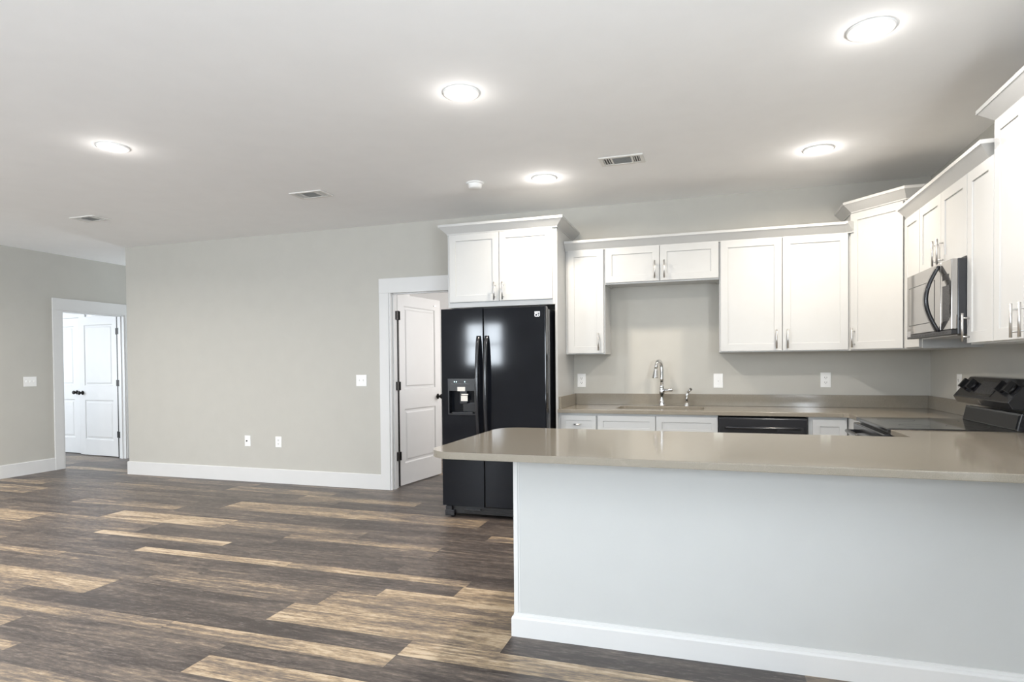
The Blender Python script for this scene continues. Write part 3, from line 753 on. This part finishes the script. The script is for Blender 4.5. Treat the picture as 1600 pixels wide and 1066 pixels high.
# square badge made of thin strokes
b = bm_new(); x0, z0, s = -1.3525-cx, 1.675, 0.042
def st(xa, xb, za, zb): box(b, x0+xa*s, x0+xb*s, -0.002, 0.0005, z0+za*s, z0+zb*s)
st(0,.12,0,.62); st(0,1,0,.12); st(.88,1,0,.62); st(0,.18,.72,1); st(.26,.44,.72,1); st(.52,.7,.72,1); st(.78,1,.72,1); st(.15,.6,.5,.62); st(.6,.75,.3,.5); st(.45,.6,.12,.34)
obj('badge', b, M_SILVER, dr)
b = bm_new(); box(b, X0+0.02, X1-0.01, 0.03, 0.085, 0.028, 0.092, 0.003)
for k in range(3): box(b, X0+0.2, X1-0.05, 0.024, 0.031, 0.038+k*0.017, 0.046+k*0.017)
obj('base_grille', b, M_BLKM, r)
for x in (X0+0.02, X1-0.11):
    b = bm_new(); box(b, x, x+0.085, -0.004, 0.04, 0.012, 0.062, 0.004); box(b, x+0.005, x+0.06, 0.0, 0.05, 0.060, 0.094, 0.003)
    cyl(b, (x+0.06, 0.03, 0.0), (x+0.06, 0.03, 0.02), 0.018, seg=12); obj('foot', b, M_BLACK, r)
b = bm_new(); box(b, X0+0.2, X0+0.34, -0.001, 0.028, 0.070, 0.078); obj('hinge_pin_rail', b, M_BLACK, r)

# ------------------------------------------------------------------ microwave (local x towards camera, y into the wall)
mx = 1.228
r = thing('microwave', 'black over-the-range microwave with bowed handle', 'microwave', (mx, 4.656, 1.432), RZ)
MW, MH = 0.782, 0.408
b = bm_new(); box(b, 0, MW, 0.03, XR-mx-0.003, 0, MH, 0.003); obj('body', b, M_BLACK, r)
b = bm_new(); box(b, 0, MW*0.79, 0, 0.03, 0.028, MH-0.002, 0.003); dd = obj('door', b, M_MWF, r)
b = bm_new(); box(b, 0.045, MW*0.79-0.10, -0.0012, 0, 0.085, MH-0.085); obj('window', b, M_MWF, dd)
b = bm_new(); wx0, wx1 = 0.045, MW*0.79-0.10
for q in ((wx0-.003, wx1+.003, 0.082, 0.086), (wx0-.003, wx1+.003, MH-0.087, MH-0.083), (wx0-.005, wx0, 0.082, MH-0.083), (wx1, wx1+.004, 0.082, MH-0.083)): box(b, q[0], q[1], -0.0016, 0, q[2], q[3])
obj('window_border', b, M_BLKM, dd)
b = bm_new(); box(b, MW*0.79+0.002, MW, 0.0, 0.03, 0.028, MH-0.002, 0.003); cpn = obj('control_panel', b, M_MWF, r)
b = bm_new(); box(b, MW*0.79+0.03, MW*0.79+0.135, -0.0006, 0, 0.075, 0.27); obj('keypad', b, M_PRINT, cpn)
b = bm_new(); box(b, MW*0.79+0.03, MW*0.79+0.13, -0.0006, 0, 0.30, 0.33); obj('clock_display', b, M_BLKM, cpn)
b = bm_new(); box(b, 0, MW, 0.0, 0.03, 0.0, 0.026, 0.002)
for i in range(14): box(b, 0.03+i*0.05, 0.065+i*0.05, -0.002, 0.0, 0.010, 0.014)
obj('vent_grille', b, M_BLKM, r)
b = bm_new(); n = 22; rings = []; hx = MW*0.79-0.03
for i in range(n+1):
    t = i/n; z = 0.022+0.37*t; o = -0.002-0.062*math.sin(PI*t); w_ = 0.02
    rings.append([b.verts.new(p) for p in ((hx-w_, o-0.010, z), (hx+w_, o-0.010, z), (hx+w_, o+0.008, z), (hx-w_, o+0.008, z))])
for A_, B_ in zip(rings, rings[1:]):
    for k in range(4): b.faces.new((A_[k], A_[(k+1) % 4], B_[(k+1) % 4], B_[k])).smooth = True
b.faces.new(rings[0][::-1]); b.faces.new(rings[-1]); bmesh.ops.recalc_face_normals(b, faces=b.faces[:])
obj('handle', b, M_BLACK, dd)
b = bm_new(); box(b, 0.1, MW-0.1, 0.06, 0.3, -0.004, 0.0); obj('grease_filter', b, M_NICK, r)
b = bm_new(); box(b, 0.012, 0.075, -0.0008, 0.0, 0.012, 0.05); o = obj('label', b, M_GREY, r, label='grey sticker on the microwave corner')

# ------------------------------------------------------------------ range (same frame)
rx = 0.945
r = thing('range', 'black glass-top electric range with rear knob console', 'stove', (rx, RG1, 0), RZ)
RW = RG1-RG0; RDp = XR-rx-0.01
b = bm_new(); box(b, 0.0, RW, 0.0, RDp-0.02, 0.03, 0.895, 0.002); obj('body', b, M_BLACK, r)
b = bm_new(); box(b, 0.0, RW, -0.022, RDp-0.11, 0.897, 0.921, 0.006); ct = obj('cooktop', b, M_GLASS, r)
for (px, py, rr_) in ((0.2, 0.16, 0.1), (0.2, 0.42, 0.075), (0.56, 0.16, 0.075), (0.56, 0.42, 0.1)):
    b = bm_new(); ra = [b.verts.new((px+rr_*math.cos(2*PI*i/40), py+rr_*math.sin(2*PI*i/40), 0.9213)) for i in range(40)]
    rb = [b.verts.new((px+(rr_-.003)*math.cos(2*PI*i/40), py+(rr_-.003)*math.sin(2*PI*i/40), 0.9213)) for i in range(40)]
    for i in range(40): b.faces.new((ra[i], ra[(i+1) % 40], rb[(i+1) % 40], rb[i]))
    obj('burner_ring', b, M_BLKM, ct)
b = bm_new(); box(b, 0.004, RW-0.004, -0.040, 0.0, 0.20, 0.885, 0.006); od = obj('oven_door', b, M_BLACK, r)
b = bm_new(); box(b, 0.12, RW-0.12, -0.042, -0.04, 0.35, 0.68); obj('oven_window', b, M_GLASS, od)
b = bm_new(); tube(b, [(0.04, -0.085, 0.83), (RW/2, -0.090, 0.832), (RW-0.04, -0.085, 0.83)], 0.013, 12)
for x in (0.055, RW-0.055): box(b, x-0.014, x+0.014, -0.086, -0.038, 0.818, 0.842, 0.003)
obj('handle', b, M_BLACK, od)
b = bm_new(); box(b, 0.004, RW-0.004, -0.03, 0.0, 0.035, 0.19, 0.004); obj('storage_drawer', b, M_BLACK, r)
# riser and console
def xprism(b, prof, x0, x1, bev=0.0):
    n = len(prof); A_ = [b.verts.new((x0, y, z)) for y, z in prof]; B_ = [b.verts.new((x1, y, z)) for y, z in prof]
    fs = [b.faces.new(A_), b.faces.new(B_[::-1])]
    for i in range(n): fs.append(b.faces.new((A_[i], B_[i], B_[(i+1) % n], A_[(i+1) % n])))
    if bev: bmesh.ops.bevel(b, geom=list({e for f in fs for e in f.edges}), offset=bev, segments=2, profile=0.5, affect='EDGES')
    bmesh.ops.recalc_face_normals(b, faces=b.faces[:]); return b
YW = RDp   # console back
b = bm_new(); xprism(b, [(YW-0.128, 0.905), (YW-0.105, 1.010), (YW-0.03, 1.010), (YW-0.03, 0.905)], 0.012, RW-0.012, 0.003)
rs = obj('riser', b, M_BLACK, r)
b = bm_new(); xprism(b, [(YW-0.1275, 0.925), (YW-0.112, 0.998), (YW-0.109, 0.998), (YW-0.125, 0.925)], 0.03, RW-0.03); obj('riser_panel', b, M_BLKM, rs)
CON = [(YW-0.150, 1.028), (YW-0.172, 1.068), (YW-0.080, 1.188), (YW-0.05, 1.193), (YW-0.01, 1.185), (YW-0.01, 1.028)]
b = bm_new(); xprism(b, CON, 0.0, RW, 0.004); cs = obj('console', b, M_BLACK, r)
sl = Vector((0, 0.092, 0.120)).normalized(); nn = Vector((0, -sl.z, sl.y))   # slope direction and outward normal
def on_slope(x, t, h=0.0):
    p = Vector((x, YW-0.172, 1.068)) + sl*t + nn*h; return p
def slope_box(b, x0, x1, t0, t1, h0, h1):
    vs = [b.verts.new(on_slope(x, t, h)) for h in (h0, h1) for x, t in ((x0,t0),(x1,t0),(x1,t1),(x0,t1))]
    for q in ((3,2,1,0),(4,5,6,7),(0,1,5,4),(1,2,6,5),(2,3,7,6),(3,0,4,7)): b.faces.new([vs[i] for i in q])
    bmesh.ops.recalc_face_normals(b, faces=b.faces[:])
for x in (0.075, 0.185, RW-0.185, RW-0.075):
    b = bm_new(); c0 = on_slope(x, 0.085, 0.001); cyl(b, c0, c0+nn*0.012, 0.030, 0.028, 24)
    slope_box(b, x-0.011, x+0.011, 0.055, 0.115, 0.010, 0.036); obj('knob', b, M_BLKM, cs)
b = bm_new(); slope_box(b, 0.255, RW-0.255, 0.02, 0.135, 0.0, 0.0025); dp_ = obj('display_panel', b, M_GLASS, cs)
b = bm_new(); slope_box(b, 0.268, RW-0.268, 0.035, 0.122, 0.0025, 0.0029); obj('button_print', b, M_PRINT, dp_)
b = bm_new()
fl = (Vector((0, 0.022, -0.040))).normalized()
for (xa, xb, za, zb) in ((.0,.003,0,.024),(.003,.014,.021,.024),(.011,.014,.012,.024),(.005,.011,.012,.015),(.012,.015,0,.012)):
    x = RW*0.5-0.01+xa
    vs = [b.verts.new(p) for p in [(x, YW-0.1725+(.034-z)*0.52-0.0012, 1.034+z) for z in (za, zb)] + [(x+xb-xa, YW-0.1725+(.034-z)*0.52-0.0012, 1.034+z) for z in (zb, za)]]
    b.faces.new(vs)
    b.faces.new([b.verts.new(v.co + Vector((0, .001, 0))) for v in vs][::-1])
obj('badge', b, M_SILVER, cs)

# ------------------------------------------------------------------ outlets and switches
def plate(name, label, cat, loc, rotz, wd, ht, kind, group):
    r = thing(name, label, cat, loc, rotz, group)
    obj('cover_plate', box(bm_new(), -wd/2, wd/2, -0.006, 0, -ht/2, ht/2, 0.002), M_PLATE, r)
    if kind == 'duplex':
        for z in (-0.02, 0.02):
            s = obj('socket', box(bm_new(), -0.017, 0.017, -0.008, -0.006, z-0.014, z+0.014, 0.0006), M_PLATE, r)
            b = bm_new(); box(b, -0.009, -0.006, -0.0086, -0.008, z-0.004, z+0.006); box(b, 0.006, 0.009, -0.0086, -0.008, z-0.004, z+0.006)
            cyl(b, (0, -0.0086, z-0.009), (0, -0.008, z-0.009), 0.0028, seg=8); obj('slots', b, M_SLOT, s)
    elif kind == 'coax':
        b = bm_new(); cyl(b, (-0.008, -0.016, 0.0), (-0.008, -0.006, 0.0), 0.008, seg=14); obj('jack', b, M_SLOT, r)
    elif kind == 'button':
        obj('rocker', box(bm_new(), -0.017, 0.017, -0.009, -0.006, -0.033, 0.033, 0.001), M_PLATE, r)
        b = bm_new(); cyl(b, (0, -0.0095, -0.004), (0, -0.009, -0.004), 0.003, seg=8); obj('screw', b, M_SLOT, r)
    else:
        n = kind
        for i in range(n):
            x = (i-(n-1)/2)*0.046
            b = bm_new(); box(b, x-0.005, x+0.005, -0.009, -0.006, -0.012, 0.012); box(b, x-0.0035, x+0.0035, -0.018, -0.008, 0.0, 0.009, 0.001)
            obj('toggle', b, M_PLATE, r)
    return r
GO = 'white wall outlets and switches'
plate('wall_outlet', 'white wall outlet left of the sink, beside the end panel', 'outlet', (-1.149, YB, 1.137), 0, 0.078, 0.124, 'duplex', GO)
plate('wall_switch', 'white switch plate with one button right of the faucet', 'switch', (0.060, YB, 1.134), 0, 0.078, 0.124, 'button', GO)
plate('wall_outlet', 'white wall outlet below the wide two-door wall cabinet', 'outlet', (0.906, YB, 1.140), 0, 0.078, 0.124, 'duplex', GO)
plate('wall_outlet', 'white wall outlet partly hidden behind the range console', 'outlet', (XR, 5.06, 1.135), RZ, 0.078, 0.124, 'duplex', GO)
plate('wall_outlet', 'left one of two low plates on the grey wall, with dark jack', 'outlet', (-4.965, YB, 0.457), 0, 0.078, 0.120, 'coax', GO)
plate('wall_outlet', 'right one of two low plates on the grey wall', 'outlet', (-4.550, YB, 0.457), 0, 0.078, 0.120, 'duplex', GO)
plate('wall_switch', 'square double light switch left of the laundry door casing', 'switch', (-3.495, YB, 1.136), 0, 0.124, 0.120, 2, GO)
plate('wall_switch', 'wide white switch plate on the far left wall', 'switch', (XL, 5.345, 1.132), PI/2, 0.150, 0.120, 3, GO)

# ------------------------------------------------------------------ ceiling fixtures
LAB = ['round recessed ceiling downlight nearest the ceiling center, left of the top-right one', 'round recessed ceiling downlight farthest left over the living area',
       'largest recessed ceiling downlight in the top right corner', 'small recessed ceiling downlight beside the smoke detector',
       'small recessed ceiling downlight above the corner wall cabinets']
def downlight(x, y, label):
    r = thing('recessed_light', label, 'ceiling light', (x, y, H), 0, 'recessed ceiling downlights')
    b = lathe(bm_new(), [(0.098, -0.0005), (0.098, -0.006), (0.090, -0.009), (0.076, -0.008), (0.072, -0.003), (0.072, -0.0005)], seg=40); obj('trim_ring', b, M_PLATE, r)
    b = lathe(bm_new(), [(0.074, -0.002), (0.074, -0.0065), (0.05, -0.009), (0.01, -0.010)], seg=36); obj('lens', b, M_LENS, r)
    return r
base = downlight(LAMPS[0][0], LAMPS[0][1], LAB[0])
for (x, y, k), lb in list(zip(LAMPS, LAB))[1:]:
    c = copy_tree(base); c.location = (x, y, H); c['label'] = lb
for x, y, k in LAMPS:
    p = 15.5 if k == 'k' else (19 if x > 0 else 13)
    area('downlight_lamp', (x, y, H-0.013), (0, 0, 0), 0.14, 0.14, p, WARM if k == 'k' else NEUT, 165, 'DISK')
    g = bpy.data.lights.new('downlight_dome_lens', 'POINT'); g.energy = 1.3 if k == 'k' else 0.8; g.shadow_soft_size = 0.03; g.color = NEUT  # added point light imitates the glow around each lamp
    go = bpy.data.objects.new('downlight_dome_lens', g); go.location = (x, y, H-0.07); C.objects.link(go)
for x, y in ((-3.744, 0.2), (-6.2, 0.2), (-6.2, 3.075)):   # unseen lamps added to extend the grid; the left ones brighten the left wall
    area('downlight_lamp', (x, y, H-0.013), (0, 0, 0), 0.14, 0.14, 46 if x < -6 else 12, NEUT, 165, 'DISK')  # added unseen lamp, stronger on the left

def vent(x, y, label, rot=0.0):
    r = thing('ceiling_vent', label, 'vent', (x, y, H), rot, 'white ceiling air vents')
    b = bm_new(); W_, D_ = 0.31, 0.185; f = 0.026
    for q in ((-W_/2, W_/2, -D_/2, -D_/2+f), (-W_/2, W_/2, D_/2-f, D_/2), (-W_/2, -W_/2+f, -D_/2+f, D_/2-f), (W_/2-f, W_/2, -D_/2+f, D_/2-f)):
        box(b, *q, -0.009, -0.001, 0.001)
    box(b, -0.075, -0.062, -D_/2+f, D_/2-f, -0.008, -0.001); box(b, 0.068, 0.081, -D_/2+f, D_/2-f, -0.008, -0.001)
    obj('frame', b, M_VENT, r)
    obj('duct_opening', box(bm_new(), -W_/2+f, W_/2-f, -D_/2+f, D_/2-f, -0.0025, -0.001), M_VDARK, r)
    b = bm_new()
    for i in range(11):
        y0 = -D_/2+f+0.006+i*0.0115
        vs = [b.verts.new(p) for p in ((-0.062, y0, -0.008), (0.068, y0, -0.008), (0.068, y0+0.006, -0.003), (-0.062, y0+0.006, -0.003))]; b.faces.new(vs)
        b.faces.new([b.verts.new(v.co+Vector((0, .0008, .0004))) for v in vs][::-1])
    for x0, s in ((-0.125, -1), (-0.107, -1), (-0.089, -1), (0.088, 1), (0.104, 1), (0.120, 1)):
        box(b, x0, x0+0.004, -D_/2+f, D_/2-f, -0.008, -0.002)
    obj('louvers', b, M_VENT, r)
    b = bm_new(); box(b, 0.062, 0.067, 0.045, 0.05, -0.016, -0.008); obj('lever', b, M_VENT, r)
    return r
v = vent(-0.60, 4.442, 'white ceiling air vent between the kitchen downlights')
for x, y, lb in ((-3.21, 4.455, 'white ceiling air vent over the middle of the grey wall'), (-5.73, 4.45, 'white ceiling air vent farthest left, near the hall corner')):
    c = copy_tree(v); c.location = (x, y, H); c['label'] = lb
r = thing('smoke_detector', 'small white round smoke detector on the ceiling above the refrigerator cabinet', 'smoke detector', (-1.79, 4.615, H))
obj('mounting_ring', lathe(bm_new(), [(0.070, -0.0005), (0.072, -0.006), (0.066, -0.012), (0.05, -0.013)], seg=32), M_PLATE, r)
obj('sensor_housing', lathe(bm_new(), [(0.058, -0.012), (0.056, -0.020), (0.052, -0.040), (0.044, -0.046), (0.01, -0.047)], seg=32), M_PLATE, r)
